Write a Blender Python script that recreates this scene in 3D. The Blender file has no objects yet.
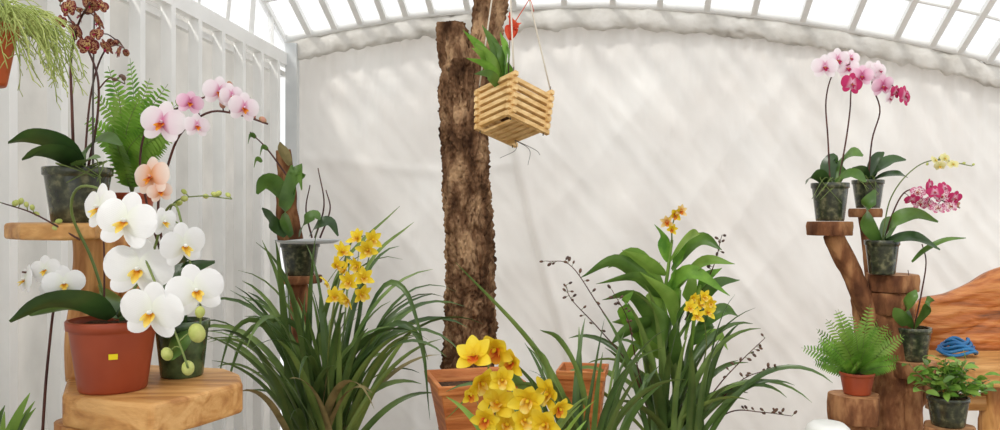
import bpy, math, random
from mathutils import Vector, Matrix, noise
random.seed(7)
CAMZ=1.3
def W(px,py,d): return Vector(((px-500)*d/800, d, CAMZ-(py-215)*d/800))
R=random.uniform
sc=bpy.context.scene
# ------------------------------------------------------------ materials
def newmat(name):
    m=bpy.data.materials.new(name); m.use_nodes=True
    nt=m.node_tree; nt.nodes.clear()
    return m,nt,nt.nodes,nt.links
def c4(c): return (c[0],c[1],c[2],1)
def srgb(r,g,b):
    f=lambda v:(v/255/12.92) if v/255<=0.04045 else ((v/255+0.055)/1.055)**2.4
    return (f(r),f(g),f(b))
def mat(name,c1,c2=None,scale=10,rough=0.6,bump=0.0,bscale=None,transl=0.0,stretch=(1,1,1),detail=5,spec=0.4,lo=0.35,hi=0.65,c3=None,kind='noise',bd=0.01):
    m,nt,N,L=newmat(name)
    out=N.new('ShaderNodeOutputMaterial'); p=N.new('ShaderNodeBsdfPrincipled')
    p.inputs['Roughness'].default_value=rough
    p.inputs['Specular IOR Level'].default_value=spec
    tc=N.new('ShaderNodeTexCoord'); mp=N.new('ShaderNodeMapping'); mp.inputs['Scale'].default_value=stretch
    L.new(tc.outputs['Object'],mp.inputs['Vector'])
    colsock=None
    if c2 is not None:
        n=N.new('ShaderNodeTexNoise'); n.inputs['Scale'].default_value=scale; n.inputs['Detail'].default_value=detail
        if kind=='grain': n.inputs['Distortion'].default_value=1.2
        L.new(mp.outputs['Vector'],n.inputs['Vector'])
        cr=N.new('ShaderNodeValToRGB'); cr.color_ramp.elements[0].position=lo; cr.color_ramp.elements[1].position=hi
        cr.color_ramp.elements[0].color=c4(c1); cr.color_ramp.elements[1].color=c4(c2)
        if c3 is not None:
            e=cr.color_ramp.elements.new((lo+hi)/2); e.color=c4(c3)
        L.new(n.outputs[0],cr.inputs['Fac'])
        colsock=cr.outputs['Color']; L.new(colsock,p.inputs['Base Color'])
    else: p.inputs['Base Color'].default_value=c4(c1)
    if bump>0:
        b=N.new('ShaderNodeTexNoise'); b.inputs['Scale'].default_value=bscale or scale*2; b.inputs['Detail'].default_value=6
        L.new(mp.outputs['Vector'],b.inputs['Vector'])
        bn=N.new('ShaderNodeBump'); bn.inputs['Strength'].default_value=bump; bn.inputs['Distance'].default_value=bd
        L.new(b.outputs[0],bn.inputs['Height']); L.new(bn.outputs[0],p.inputs['Normal'])
    last=p.outputs[0]
    if transl>0:
        t=N.new('ShaderNodeBsdfTranslucent')
        if colsock: L.new(colsock,t.inputs['Color'])
        else: t.inputs['Color'].default_value=c4(c1)
        mx=N.new('ShaderNodeMixShader'); mx.inputs[0].default_value=transl
        L.new(last,mx.inputs[1]); L.new(t.outputs[0],mx.inputs[2]); last=mx.outputs[0]
    L.new(last,out.inputs[0])
    return m
def petalmat(name,base,mid,tip,spots=None,sscale=260,slim=0.35,transl=0.3,midpos=0.45):
    m,nt,N,L=newmat(name)
    out=N.new('ShaderNodeOutputMaterial'); p=N.new('ShaderNodeBsdfPrincipled'); p.inputs['Roughness'].default_value=0.55
    p.inputs['Specular IOR Level'].default_value=0.25
    tc=N.new('ShaderNodeTexCoord'); sp=N.new('ShaderNodeSeparateXYZ'); L.new(tc.outputs['UV'],sp.inputs[0])
    cr=N.new('ShaderNodeValToRGB'); cr.color_ramp.elements[0].position=0.05; cr.color_ramp.elements[1].position=0.95
    cr.color_ramp.elements[0].color=c4(base); cr.color_ramp.elements[1].color=c4(tip)
    e=cr.color_ramp.elements.new(midpos); e.color=c4(mid)
    L.new(sp.outputs['Y'],cr.inputs['Fac']); col=cr.outputs['Color']
    if spots is not None:
        v=N.new('ShaderNodeTexVoronoi'); v.inputs['Scale'].default_value=sscale; L.new(tc.outputs['Object'],v.inputs['Vector'])
        r2=N.new('ShaderNodeValToRGB'); r2.color_ramp.elements[0].position=slim; r2.color_ramp.elements[1].position=slim+0.1
        r2.color_ramp.elements[0].color=(1,1,1,1); r2.color_ramp.elements[1].color=(0,0,0,1)
        L.new(v.outputs['Distance'],r2.inputs['Fac'])
        mx=N.new('ShaderNodeMixRGB'); L.new(r2.outputs['Color'],mx.inputs['Fac']); L.new(col,mx.inputs['Color1']); mx.inputs['Color2'].default_value=c4(spots)
        col=mx.outputs['Color']
    L.new(col,p.inputs['Base Color'])
    w=N.new('ShaderNodeTexWave'); w.inputs['Scale'].default_value=6; w.inputs['Distortion'].default_value=1.5
    L.new(tc.outputs['UV'],w.inputs['Vector'])
    bn=N.new('ShaderNodeBump'); bn.inputs['Strength'].default_value=0.12; bn.inputs['Distance'].default_value=0.003
    L.new(w.outputs[0],bn.inputs['Height']); L.new(bn.outputs[0],p.inputs['Normal'])
    t=N.new('ShaderNodeBsdfTranslucent'); L.new(col,t.inputs['Color'])
    ms=N.new('ShaderNodeMixShader'); ms.inputs[0].default_value=transl
    L.new(p.outputs[0],ms.inputs[1]); L.new(t.outputs[0],ms.inputs[2]); L.new(ms.outputs[0],out.inputs[0])
    return m
def roofmat(name):
    m,nt,N,L=newmat(name)
    out=N.new('ShaderNodeOutputMaterial'); t=N.new('ShaderNodeBsdfTransparent'); t.inputs[0].default_value=(0.97,0.98,0.99,1)
    d=N.new('ShaderNodeBsdfTranslucent'); d.inputs[0].default_value=(0.9,0.92,0.94,1)
    tc=N.new('ShaderNodeTexCoord'); n=N.new('ShaderNodeTexNoise'); n.inputs['Scale'].default_value=3.5; n.inputs['Detail'].default_value=8
    L.new(tc.outputs['Object'],n.inputs['Vector'])
    mr=N.new('ShaderNodeMapRange'); mr.inputs[1].default_value=0.35; mr.inputs[2].default_value=0.7; mr.inputs[3].default_value=0.25; mr.inputs[4].default_value=0.65
    L.new(n.outputs[0],mr.inputs[0])
    ms=N.new('ShaderNodeMixShader'); L.new(mr.outputs[0],ms.inputs[0]); L.new(t.outputs[0],ms.inputs[1]); L.new(d.outputs[0],ms.inputs[2]); L.new(ms.outputs[0],out.inputs[0])
    return m
M={}
M['tarp']=mat('tarp_white',srgb(234,229,223),srgb(241,238,233),scale=2.2,rough=0.6,bump=0.5,bscale=6,transl=0.15,spec=0.25,detail=7)
M['hem']=mat('tarp_hem',srgb(218,214,206),srgb(240,237,231),scale=9,rough=0.5,bump=0.9,bscale=18,transl=0.2)
M['frame']=mat('white_painted_steel',srgb(246,246,244),srgb(238,238,236),scale=6,rough=0.35)
M['framegrey']=mat('grey_post',srgb(200,203,204),srgb(214,216,216),scale=6,rough=0.4)
M['panel']=mat('side_film',srgb(200,198,193),srgb(224,221,215),scale=4,rough=0.5,transl=0.3,bump=0.7,bscale=5,detail=8)
M['roof']=roofmat('polycarbonate')
M['floor']=mat('gravel_floor',srgb(130,120,108),srgb(175,165,150),scale=60,rough=0.9,bump=0.8)
M['bark']=mat('tree_bark',srgb(62,42,30),srgb(192,156,120),scale=20,rough=0.95,bump=1.0,bscale=48,stretch=(1,1,0.4),detail=15,spec=0.06,c3=srgb(122,90,66),lo=.32,hi=.68,bd=.03)
M['bark2']=mat('log_bark',srgb(92,58,40),srgb(176,128,88),scale=22,rough=0.9,bump=1.0,bscale=60,stretch=(1,1,0.4),spec=0.15,c3=srgb(128,84,56),detail=9)
M['wood']=mat('orange_wood',srgb(168,112,58),srgb(218,168,106),scale=9,rough=0.5,bump=0.3,bscale=40,stretch=(0.4,2.5,2.5),spec=0.4,c3=srgb(200,146,84),kind='grain',detail=9)
M['woodv']=mat('orange_wood_vertical',srgb(165,104,50),srgb(220,164,98),scale=12,rough=0.5,bump=0.3,bscale=40,stretch=(2.5,2.5,0.4),kind='grain',detail=9)
M['cut']=mat('cut_log_face',srgb(150,104,68),srgb(196,146,100),scale=30,rough=0.7,bump=0.4)
M['varn']=mat('weathered_driftwood',srgb(104,58,28),srgb(216,148,84),scale=5,rough=0.42,bump=0.8,bscale=16,stretch=(0.6,2,4.5),c3=srgb(186,108,50),spec=0.45,detail=12,lo=.3,hi=.68,kind='grain')
M['slat']=mat('basket_slat_wood',srgb(205,162,98),srgb(236,202,144),scale=25,rough=0.6,stretch=(1,1,3),bump=0.2)
M['planter']=mat('stained_planter_wood',srgb(172,96,46),srgb(216,142,82),scale=8,rough=0.55,bump=0.4,bscale=30,stretch=(0.5,0.5,4),c3=srgb(198,118,62),kind='grain',detail=10)
M['brownpot']=mat('brown_plastic',srgb(146,62,36),srgb(164,76,46),scale=8,rough=0.4)
M['clearpot']=mat('smoky_clear_plastic',srgb(38,42,34),srgb(120,118,88),scale=55,rough=0.18,c3=srgb(62,66,48),spec=0.6,lo=0.35,hi=0.72)
M['greenpot']=mat('dark_green_plastic',srgb(40,58,36),srgb(78,98,60),scale=40,rough=0.25,spec=0.6)
M['orangepot']=mat('orange_pot',srgb(190,88,40),rough=0.5)
M['soil']=mat('bark_chips',srgb(48,32,22),srgb(110,78,52),scale=120,rough=0.95,bump=1.0)
M['leaf']=mat('leaf_green',srgb(68,100,42),srgb(106,142,62),scale=9,rough=0.35,transl=0.2,spec=0.5)
M['leafd']=mat('leaf_dark_green',srgb(42,66,32),srgb(68,98,48),scale=12,rough=0.3,transl=0.12,spec=0.5)
M['leafl']=mat('leaf_light_green',srgb(114,152,58),srgb(150,184,84),scale=9,rough=0.4,transl=0.25)
M['strap']=mat('strap_leaf',srgb(56,82,40),srgb(98,124,64),scale=6,rough=0.32,transl=0.15,spec=0.5)
M['strap2']=mat('strap_leaf_lighter',srgb(86,114,54),srgb(132,156,82),scale=6,rough=0.35,transl=0.2,spec=0.5)
M['dry']=mat('dry_leaf',srgb(120,110,70),srgb(160,145,98),scale=20,rough=0.7,transl=0.1)
M['fern']=mat('fern_green',srgb(84,134,42),srgb(136,182,70),scale=20,rough=0.5,transl=0.3)
M['feather']=mat('rhipsalis_yellow_green',srgb(164,184,92),srgb(208,216,134),scale=20,rough=0.6,transl=0.2)
M['stemg']=mat('green_stem',srgb(92,112,56),srgb(120,134,70),scale=20,rough=0.5)
M['stemd']=mat('dark_stem',srgb(66,36,34),srgb(98,56,46),scale=25,rough=0.5)
M['budg']=mat('green_bud',srgb(178,190,96),srgb(206,208,128),scale=60,rough=0.45,transl=0.15)
M['budp']=mat('pink_bud',srgb(190,120,120),srgb(170,140,90),scale=60,rough=0.45)
M['buddk']=mat('dark_bud',srgb(70,52,48),srgb(110,80,60),scale=60,rough=0.5)
M['pwhite']=petalmat('petal_white',srgb(238,240,226),srgb(246,246,244),srgb(250,250,250))
M['pblush']=petalmat('petal_blush',srgb(216,124,165),srgb(242,222,230),srgb(248,240,242),midpos=.3)
M['ppeach']=petalmat('petal_peach',srgb(228,156,90),srgb(242,200,176),srgb(248,230,218),midpos=.4)
M['ppink']=petalmat('petal_pink',srgb(190,70,125),srgb(232,172,200),srgb(244,214,228),midpos=.35)
M['pmag']=petalmat('petal_magenta',srgb(238,205,218),srgb(200,52,108),srgb(196,50,104))
M['pspot']=petalmat('petal_spotted_red',srgb(206,176,112),srgb(188,144,104),srgb(134,66,60),spots=srgb(106,20,34),sscale=330,slim=0.46)
M['pmagsp']=petalmat('petal_magenta_spotted',srgb(245,230,210),srgb(242,222,230),srgb(222,120,160),spots=srgb(184,40,98),sscale=240,slim=0.36)
M['pyel']=petalmat('petal_yellow',srgb(226,184,30),srgb(242,212,44),srgb(248,226,80),transl=0.25)
M['pyelg']=petalmat('petal_yellow_green',srgb(216,206,120),srgb(232,226,160),srgb(236,228,180))
M['porange']=petalmat('petal_orange_cream',srgb(214,130,60),srgb(240,200,120),srgb(244,222,160))
M['lipy']=petalmat('lip_yellow',srgb(214,120,20),srgb(236,186,50),srgb(246,228,130))
M['lipo']=petalmat('lip_orange_red',srgb(190,60,24),srgb(214,100,30),srgb(240,176,50))
M['lipm']=petalmat('lip_magenta',srgb(230,170,60),srgb(180,30,90),srgb(170,20,80))
M['cord']=mat('white_cord',srgb(214,204,188),rough=0.8)
M['wire']=mat('dark_wire',srgb(80,72,66),rough=0.6)
M['tag']=mat('yellow_sticker',srgb(235,214,20),rough=0.5)
M['blue']=mat('blue_hose',srgb(30,96,150),srgb(40,120,175),scale=10,rough=0.35)
M['red']=mat('red_bract',srgb(205,60,30),srgb(225,90,50),scale=30,rough=0.5,transl=0.2)
M['bag']=mat('white_bag',srgb(235,235,230),rough=0.6)
# ------------------------------------------------------------ builder
class MB:
    def __init__(s): s.v=[];s.f=[];s.m=[];s.uv=[];s.mats=[]
    def mi(s,m):
        if isinstance(m,str): m=M[m]
        if m not in s.mats: s.mats.append(m)
        return s.mats.index(m)
    def add(s,vs,fs,m,uvs=None):
        o=len(s.v); i=s.mi(m); s.v.extend([tuple(v) for v in vs])
        s.uv.extend(uvs if uvs else [(0.5,0.5)]*len(vs))
        for f in fs: s.f.append(tuple(o+k for k in f)); s.m.append(i)
    def build(s,name,parent=None,smooth=True,bevel=0,origin=None):
        xs=[v[0] for v in s.v]; ys=[v[1] for v in s.v]; zs=[v[2] for v in s.v]
        o=Vector(((min(xs)+max(xs))/2,(min(ys)+max(ys))/2,min(zs))) if origin is None else Vector(origin)
        me=bpy.data.meshes.new(name)
        me.from_pydata([(v[0]-o.x,v[1]-o.y,v[2]-o.z) for v in s.v],[],s.f)
        for m in s.mats: me.materials.append(m)
        me.polygons.foreach_set('material_index',s.m)
        me.polygons.foreach_set('use_smooth',[smooth]*len(s.f))
        ul=me.uv_layers.new(name='UVMap')
        lv=[0]*len(me.loops); me.loops.foreach_get('vertex_index',lv)
        fl=[]
        for k in lv: fl.extend(s.uv[k])
        ul.data.foreach_set('uv',fl)
        me.update()
        ob=bpy.data.objects.new(name,me); sc.collection.objects.link(ob)
        ob.location=o
        if parent: ob.parent=parent; ob.location=o-parent.location
        if bevel:
            b=ob.modifiers.new('bevel','BEVEL'); b.width=bevel; b.segments=3; b.limit_method='ANGLE'
        return ob
def empty(name,loc):
    e=bpy.data.objects.new(name,None); e.empty_display_size=0.05; e.location=loc; sc.collection.objects.link(e); return e
def cat(P,n=20):
    P=[Vector(p) for p in P]
    if len(P)==2: return [P[0].lerp(P[1],i/n) for i in range(n+1)]
    Q=[P[0]*2-P[1]]+P+[P[-1]*2-P[-2]]; out=[]
    S=len(P)-1
    for i in range(n+1):
        g=i/n*S; k=min(int(g),S-1); t=g-k
        a,b,c,d=Q[k:k+4]
        out.append(0.5*((2*b)+(c-a)*t+(2*a-5*b+4*c-d)*t*t+(3*b-a-3*c+d)*t**3))
    return out
def tube(mb,pts,r,m,seg=7,disp=None,cap=True):
    n=len(pts); vs=[];fs=[];uv=[]
    N=None
    for i,p in enumerate(pts):
        T=(pts[min(i+1,n-1)]-pts[max(i-1,0)]).normalized()
        if N is None:
            N=T.cross(Vector((0,1,0)))
            if N.length<0.1: N=T.cross(Vector((1,0,0)))
            N.normalize()
        N=(N-T*N.dot(T)).normalized(); B=T.cross(N)
        t=i/(n-1); rr=r(t) if callable(r) else (r[0]+(r[1]-r[0])*t if isinstance(r,tuple) else r)
        for j in range(seg):
            a=2*math.pi*j/seg; d=N*math.cos(a)+B*math.sin(a)
            q=rr*(1+(disp(p+d*rr,a,t) if disp else 0)); vs.append(p+d*q); uv.append((j/seg,t))
    for i in range(n-1):
        for j in range(seg):
            k=(j+1)%seg; fs.append((i*seg+j,i*seg+k,(i+1)*seg+k,(i+1)*seg+j))
    if cap: fs.append(tuple(range(seg))[::-1]); fs.append(tuple((n-1)*seg+j for j in range(seg)))
    mb.add(vs,fs,m,uv)
def leaf(mb,pts,w,m,twist=0.0,prof='strap',fold=0.2,n=14,side=None,twist2=None):
    P=cat(pts,n); vs=[];fs=[];uv=[]; C=5
    prev=None
    for i,p in enumerate(P):
        t=i/n; T=(P[min(i+1,n)]-P[max(i-1,0)]).normalized()
        if side is not None: S=Vector(side)
        else: S=T.cross(Vector((0,0,1)))
        if S.length<0.15: S=prev.copy() if prev else Vector((1,0,0))
        S=(S-T*S.dot(T)).normalized()
        if prev and S.dot(prev)<0: S=-S
        prev=S.copy()
        tw=twist if twist2 is None else twist+(twist2-twist)*t
        S=Matrix.Rotation(tw,3,T)@S; Nn=S.cross(T)
        if prof=='strap': ww=w*min(1,0.55+t*3)*max(0.02,(1-t**3))**0.8
        elif prof=='ellip': ww=w*max(0.06,math.sin(math.pi*min(1,(0.06+0.94*t))**0.85))**0.7
        else: ww=w*max(0.03,math.sin(math.pi*(0.04+0.96*t)**0.75))
        for j in range(C):
            s=-1+2*j/(C-1); vs.append(p+S*(s*ww/2)+Nn*(abs(s)*fold*ww*0.5)); uv.append((j/(C-1),t))
    for i in range(n):
        for j in range(C-1): fs.append((i*C+j,i*C+j+1,(i+1)*C+j+1,(i+1)*C+j))
    mb.add(vs,fs,m,uv)
def L3(mb,l,w,m,**k): leaf(mb,[W(*p) for p in l],w,m,**k)
def ball(mb,c,r,m,ax=(0,0,1),el=1.0,seg=10,ri=7):
    ax=Vector(ax).normalized(); q=ax.to_track_quat('Z','Y').to_matrix(); vs=[];fs=[];uv=[]
    for i in range(ri+1):
        th=math.pi*i/ri
        for j in range(seg):
            ph=2*math.pi*j/seg
            vs.append(Vector(c)+q@Vector((math.sin(th)*math.cos(ph)*r,math.sin(th)*math.sin(ph)*r,math.cos(th)*r*el))); uv.append((j/seg,i/ri))
    for i in range(ri):
        for j in range(seg):
            k=(j+1)%seg; fs.append((i*seg+j,(i+1)*seg+j,(i+1)*seg+k,i*seg+k))
    mb.add(vs,fs,m,uv)
def lathe(mb,c,prof,m,seg=40):
    vs=[];fs=[]
    for r,z in prof:
        for j in range(seg):
            a=2*math.pi*j/seg; vs.append((c[0]+r*math.cos(a),c[1]+r*math.sin(a),c[2]+z))
    for i in range(len(prof)-1):
        for j in range(seg):
            k=(j+1)%seg; fs.append((i*seg+j,i*seg+k,(i+1)*seg+k,(i+1)*seg+j))
    mb.add(vs,fs,m)
def pot(mb,c,rt,rb,h,m,soil=True):
    rim=min(0.018,h*0.16)
    lathe(mb,c,[(0.001,0),(rb*0.96,0),(rb,0.004),(rb+(rt-rb)*0.9,h-rim-0.003),(rt*0.99,h-rim),(rt*1.05,h-rim+0.002),(rt*1.06,h-0.002),(rt*1.04,h),(rt*0.97,h),(rt*0.95,h-0.01),(rt*0.9,h-rim-0.01)],m)
    if soil:
        vs=[(c[0],c[1],c[2]+h-rim*0.6)];fs=[]
        S=24
        for k,rr in enumerate((0.35,0.65,0.97)):
            for j in range(S):
                a=2*math.pi*j/S; vs.append((c[0]+rr*rt*0.96*math.cos(a),c[1]+rr*rt*0.96*math.sin(a),c[2]+h-rim*0.7+R(-0.004,0.006)))
        for j in range(S): fs.append((0,1+j,1+(j+1)%S))
        for k in range(2):
            for j in range(S):
                a=1+k*S+j;b=1+k*S+(j+1)%S; fs.append((a,a+S,b+S,b))
        mb.add(vs,fs,'soil')
def cookie(mb,c,r,th,mt='cut',ms='bark2',sx=1.0,sy=1.0,amp=0.1,seed=0,seg=40):
    """sliced log round: c = centre of the TOP face"""
    ring=[]
    for j in range(seg):
        a=2*math.pi*j/seg; q=1+amp*noise.noise(Vector((math.cos(a)*1.5+seed,math.sin(a)*1.5,seed*2.3)))*2
        ring.append((math.cos(a)*r*q*sx,math.sin(a)*r*q*sy))
    lev=[(0.97,0),(1.0,-0.004),(1.02,-th*0.35),(1.0,-th*0.7),(0.99,-th+0.003),(0.96,-th)]
    vs=[];fs=[]
    for k,(q,z) in enumerate(lev):
        for j,(x,y) in enumerate(ring):
            g=1+0.03*noise.noise(Vector((x*90,y*90,z*60+seed)))
            vs.append((c[0]+x*q*g,c[1]+y*q*g,c[2]+z))
    for k in range(len(lev)-1):
        for j in range(seg):
            b=(j+1)%seg; fs.append((k*seg+j,(k+1)*seg+j,(k+1)*seg+b,k*seg+b))
    mb.add(vs,fs,ms)
    t=[vs[j] for j in range(seg)]; mb.add(t,[tuple(range(seg))],mt)
    t=[vs[(len(lev)-1)*seg+j] for j in range(seg)]; mb.add(t,[tuple(range(seg))[::-1]],mt)
def log(mb,a,b,r,m='bark2',seg=28,rough=0.12,ends='cut'):
    a=Vector(a);b=Vector(b); n=max(6,int((b-a).length/0.02))
    P=[a.lerp(b,i/n) for i in range(n+1)]
    dd=(b-a).normalized(); s1=dd.cross(Vector((0.3,1,0.2))).normalized(); sd=R(0,50)
    for i,p in enumerate(P): P[i]=p+s1*0.012*noise.noise(Vector((i*0.12,sd,0)))
    tube(mb,P,r,m,seg=seg,disp=lambda p,an,t:rough*noise.noise(Vector((p.x*22+sd,p.y*22,p.z*7)))+rough*0.6*noise.noise(p*45))
def plank(mb,poly,z0,z1,m):
    n=len(poly); vs=[(x,y,z1) for x,y in poly]+[(x,y,z0) for x,y in poly]
    mb.add(vs,[tuple(range(n)),tuple(range(n,2*n))[::-1]]+[(i,n+i,n+(i+1)%n,(i+1)%n) for i in range(n)],m)
def box(mb,c,h,m,rot=None):
    vs=[]
    for x in(-1,1):
        for y in(-1,1):
            for z in(-1,1):
                q=Vector((x*h[0],y*h[1],z*h[2])); q=(rot@q) if rot else q; vs.append(Vector(c)+q)
    mb.add(vs,[(0,1,3,2),(4,6,7,5),(0,4,5,1),(2,3,7,6),(0,2,6,4),(1,5,7,3)],m)
def bar(mb,a,b,w,h,m,up=(0,0,1)):
    a=Vector(a);b=Vector(b);T=(b-a);l=T.length;T.normalize(); S=T.cross(Vector(up))
    if S.length<0.05: S=T.cross(Vector((0,1,0)))
    S.normalize();U=S.cross(T)
    rot=Matrix((S,T,U)).transposed(); box(mb,(a+b)/2,(w/2,l/2,h/2),m,rot)
# ------------------------------------------------------------ flowers
def frame(face,roll=0.0):
    n=Vector(face).normalized(); u=Vector((0,0,1)); u=(u-n*u.dot(n)).normalized(); r=u.cross(n)
    q=Matrix.Rotation(roll,3,n); return q@r,q@u,n
def petal(mb,c,fr,ang,Ln,Wd,m,shape='round',cup=0.0,cross=0.1,off=0.0,rows=10,cols=7,wav=0.0):
    r,u,n=fr; a=math.radians(ang); D=r*math.cos(a)+u*math.sin(a); S=-r*math.sin(a)+u*math.cos(a); vs=[];uv=[];fs=[]
    ph=R(0,6)
    for i in range(rows+1):
        t=0.5-0.5*math.cos(math.pi*i/rows)
        if shape=='round': w=Wd*max(0.22 if t<.5 else .04,(max(0,1-abs((t-0.54)/(0.54 if t<.54 else 0.46))**2.1))**0.5)
        elif shape=='oval': w=Wd*max(0.2 if t<.5 else .04,(max(0,1-abs((t-0.55)/(0.56 if t<.55 else 0.45))**2))**0.55)
        else: w=Wd*max(0.22 if t<.3 else 0.04,math.sin(math.pi*min(0.985,0.08+0.905*t**0.95)))**0.75
        for j in range(cols):
            s=-1+2*j/(cols-1)
            z=cup*Ln*t*t - cross*w*s*s + off + wav*Ln*math.sin(s*5+t*6+ph)*t
            vs.append(c+D*(t*Ln)+S*(s*w/2)+n*z); uv.append((j/(cols-1),t))
    for i in range(rows):
        for j in range(cols-1): fs.append((i*cols+j,i*cols+j+1,(i+1)*cols+j+1,(i+1)*cols+j))
    mb.add(vs,fs,m,uv)
def rface(yaw=0,pitch=0,j=0.25):
    a=math.radians(yaw)+R(-j,j); b=math.radians(pitch)+R(-j,j)
    return Vector((math.sin(a)*math.cos(b),-math.cos(a)*math.cos(b),math.sin(b)))
def phal(mb,c,size,mp,ml,face=None,roll=None,msep=None):
    face=face or rface(); fr=frame(face,R(-.25,.25) if roll is None else roll); Rr=size/2; n=fr[2]; ms=msep or mp
    petal(mb,c,fr,90,Rr*1.0,Rr*0.72,ms,'oval',-0.08,0.08,-0.02*Rr)
    petal(mb,c,fr,224,Rr*0.98,Rr*0.66,ms,'oval',-0.05,0.08,-0.03*Rr)
    petal(mb,c,fr,316,Rr*0.98,Rr*0.66,ms,'oval',-0.05,0.08,-0.03*Rr)
    petal(mb,c,fr,14,Rr*1.05,Rr*1.12,mp,'round',-0.08,0.07,0.03*Rr,wav=0.014)
    petal(mb,c,fr,166,Rr*1.05,Rr*1.12,mp,'round',-0.08,0.07,0.035*Rr,wav=0.014)
    petal(mb,c+n*0.05*Rr,fr,270,Rr*0.40,Rr*0.26,ml,'lance',0.7,-0.3,0.02*Rr,rows=5,cols=5)
    petal(mb,c+n*0.05*Rr,fr,225,Rr*0.26,Rr*0.2,ml,'oval',1.2,0.4,0.02*Rr,rows=5,cols=5)
    petal(mb,c+n*0.05*Rr,fr,315,Rr*0.26,Rr*0.2,ml,'oval',1.2,0.4,0.02*Rr,rows=5,cols=5)
    ball(mb,c+n*0.13*Rr+fr[1]*0.05*Rr,0.075*Rr,mp,ax=n,el=1.7,seg=8,ri=5)
def cymb(mb,c,size,mp,ml,face=None,wid=0.62):
    face=face or rface(j=0.5); fr=frame(face,R(-.5,.5)); Rr=size/2; n=fr[2]
    for a,wv in ((90,1),(38,1.0),(142,1.0),(212,1),(328,1)):
        petal(mb,c,fr,a+R(-6,6),Rr*R(0.95,1.08),Rr*wid*wv,mp,'lance',R(0.1,0.45),-0.15,0,wav=.02)
    petal(mb,c+n*0.04*Rr,fr,270,Rr*0.62,Rr*0.55,ml,'oval',0.45,-0.25,0.05*Rr,wav=0.04)
    petal(mb,c+n*0.04*Rr,fr,215,Rr*0.35,Rr*0.35,ml,'oval',1.0,0.3,0.05*Rr,rows=5,cols=5)
    petal(mb,c+n*0.04*Rr,fr,325,Rr*0.35,Rr*0.35,ml,'oval',1.0,0.3,0.05*Rr,rows=5,cols=5)
    ball(mb,c+n*0.2*Rr+fr[1]*0.03*Rr,0.1*Rr,mp,ax=n,el=1.8,seg=8,ri=5)
def stem(mb,l,r=0.0025,m='stemg',n=26,r2=None): 
    P=cat([W(*p) for p in l],n); tube(mb,P,(r,r2 if r2 else r*0.6),m,seg=7); return P
def pedicel(mb,P,c,r=0.0012,m='stemg'):
    q=min(P,key=lambda p:(p-c).length); tube(mb,cat([q,(q+c)/2+Vector((0,0.004,0.006)),c+Vector((0,0.004,0))],6),r,m,seg=5)
def buds(mb,P,ts,r,m='budg',off=0.008,el=1.35):
    for i,t in enumerate(ts):
        q=P[int(t*(len(P)-1))]; d=Vector((R(-1,1),R(-.5,.5),R(-0.4,1))).normalized(); c=q+d*off
        tube(mb,[q,c],0.0009,'stemg',seg=5); ball(mb,c+d*r*0.8,r*R(0.75,1.1),m,ax=d,el=el,seg=8,ri=6)
def strap_clump(mb,base,n,Lr,er,w,mats,droop=1.6,az=None,spread=0.03):
    for i in range(n):
        a=R(0,2*math.pi) if az is None else math.radians(R(*az)); e=math.radians(R(*er)); Ln=R(*Lr)
        d=Vector((math.cos(a)*math.cos(e),math.sin(a)*math.cos(e)*0.8,math.sin(e))).normalized()
        p=base+Vector((R(-spread,spread),R(-spread,spread),0)); P=[p]; st=Ln/14; dr=droop*R(0.6,1.35)
        bend=Vector((R(-.4,.4),R(-.4,.4),0))
        for k in range(14):
            p=p+d*st; P.append(p); d=(d+Vector((0,0,-1))*dr*st*(k/14)*1.9+bend*st).normalized()
        m=random.choice(mats)
        sg=random.choice((-1,1)); tw=abs(math.cos(a))*0.9*sg
        leaf(mb,P,w*R(0.75,1.15),m,twist=tw+R(-.4,.4),twist2=tw*1.2+R(-.5,.5),fold=0.3,n=16)
def fern_frond(mb,P,wid,m,pairs=20,twist=0.6,stemr=0.0012):
    n=len(P)-1; tube(mb,P,(stemr,stemr*0.4),'stemg',seg=5)
    for k in range(pairs):
        t=0.12+0.86*k/pairs; i=min(n-1,int(t*n)); f=t*n-i; p=P[i].lerp(P[i+1],f); T=(P[i+1]-P[i]).normalized()
        S=T.cross(Vector((0,1,0.3)));
        if S.length<0.1: S=Vector((1,0,0))
        S.normalize(); S=Matrix.Rotation(twist,3,T)@S
        ln=wid*math.sin(math.pi*(0.15+0.83*t))**0.8*0.5+0.004
        for sg in(-1,1):
            D=(S*sg+T*0.45).normalized(); dr=Vector((0,0,-0.15*ln))
            leaf(mb,[p,p+D*ln*0.5,p+D*ln+dr],ln*0.3,m,prof='ellip',n=4,side=T,fold=0.1)
def fern(mb,base,n,Lr,wid,m='fern',er=(35,80),droop=2.2,pairs=18):
    for i in range(n):
        a=2*math.pi*i/n+R(-.4,.4); e=math.radians(R(*er)); Ln=R(*Lr)
        d=Vector((math.cos(a)*math.cos(e),math.sin(a)*math.cos(e),math.sin(e))); p=base.copy(); P=[p]; st=Ln/12
        for k in range(12):
            p=p+d*st; P.append(p); d=(d+Vector((0,0,-1))*droop*st*(k/8)/Ln*0.35).normalized()
        fern_frond(mb,P,wid*R(0.8,1.1),m,pairs=pairs,twist=R(-0.6,0.6))
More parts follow.
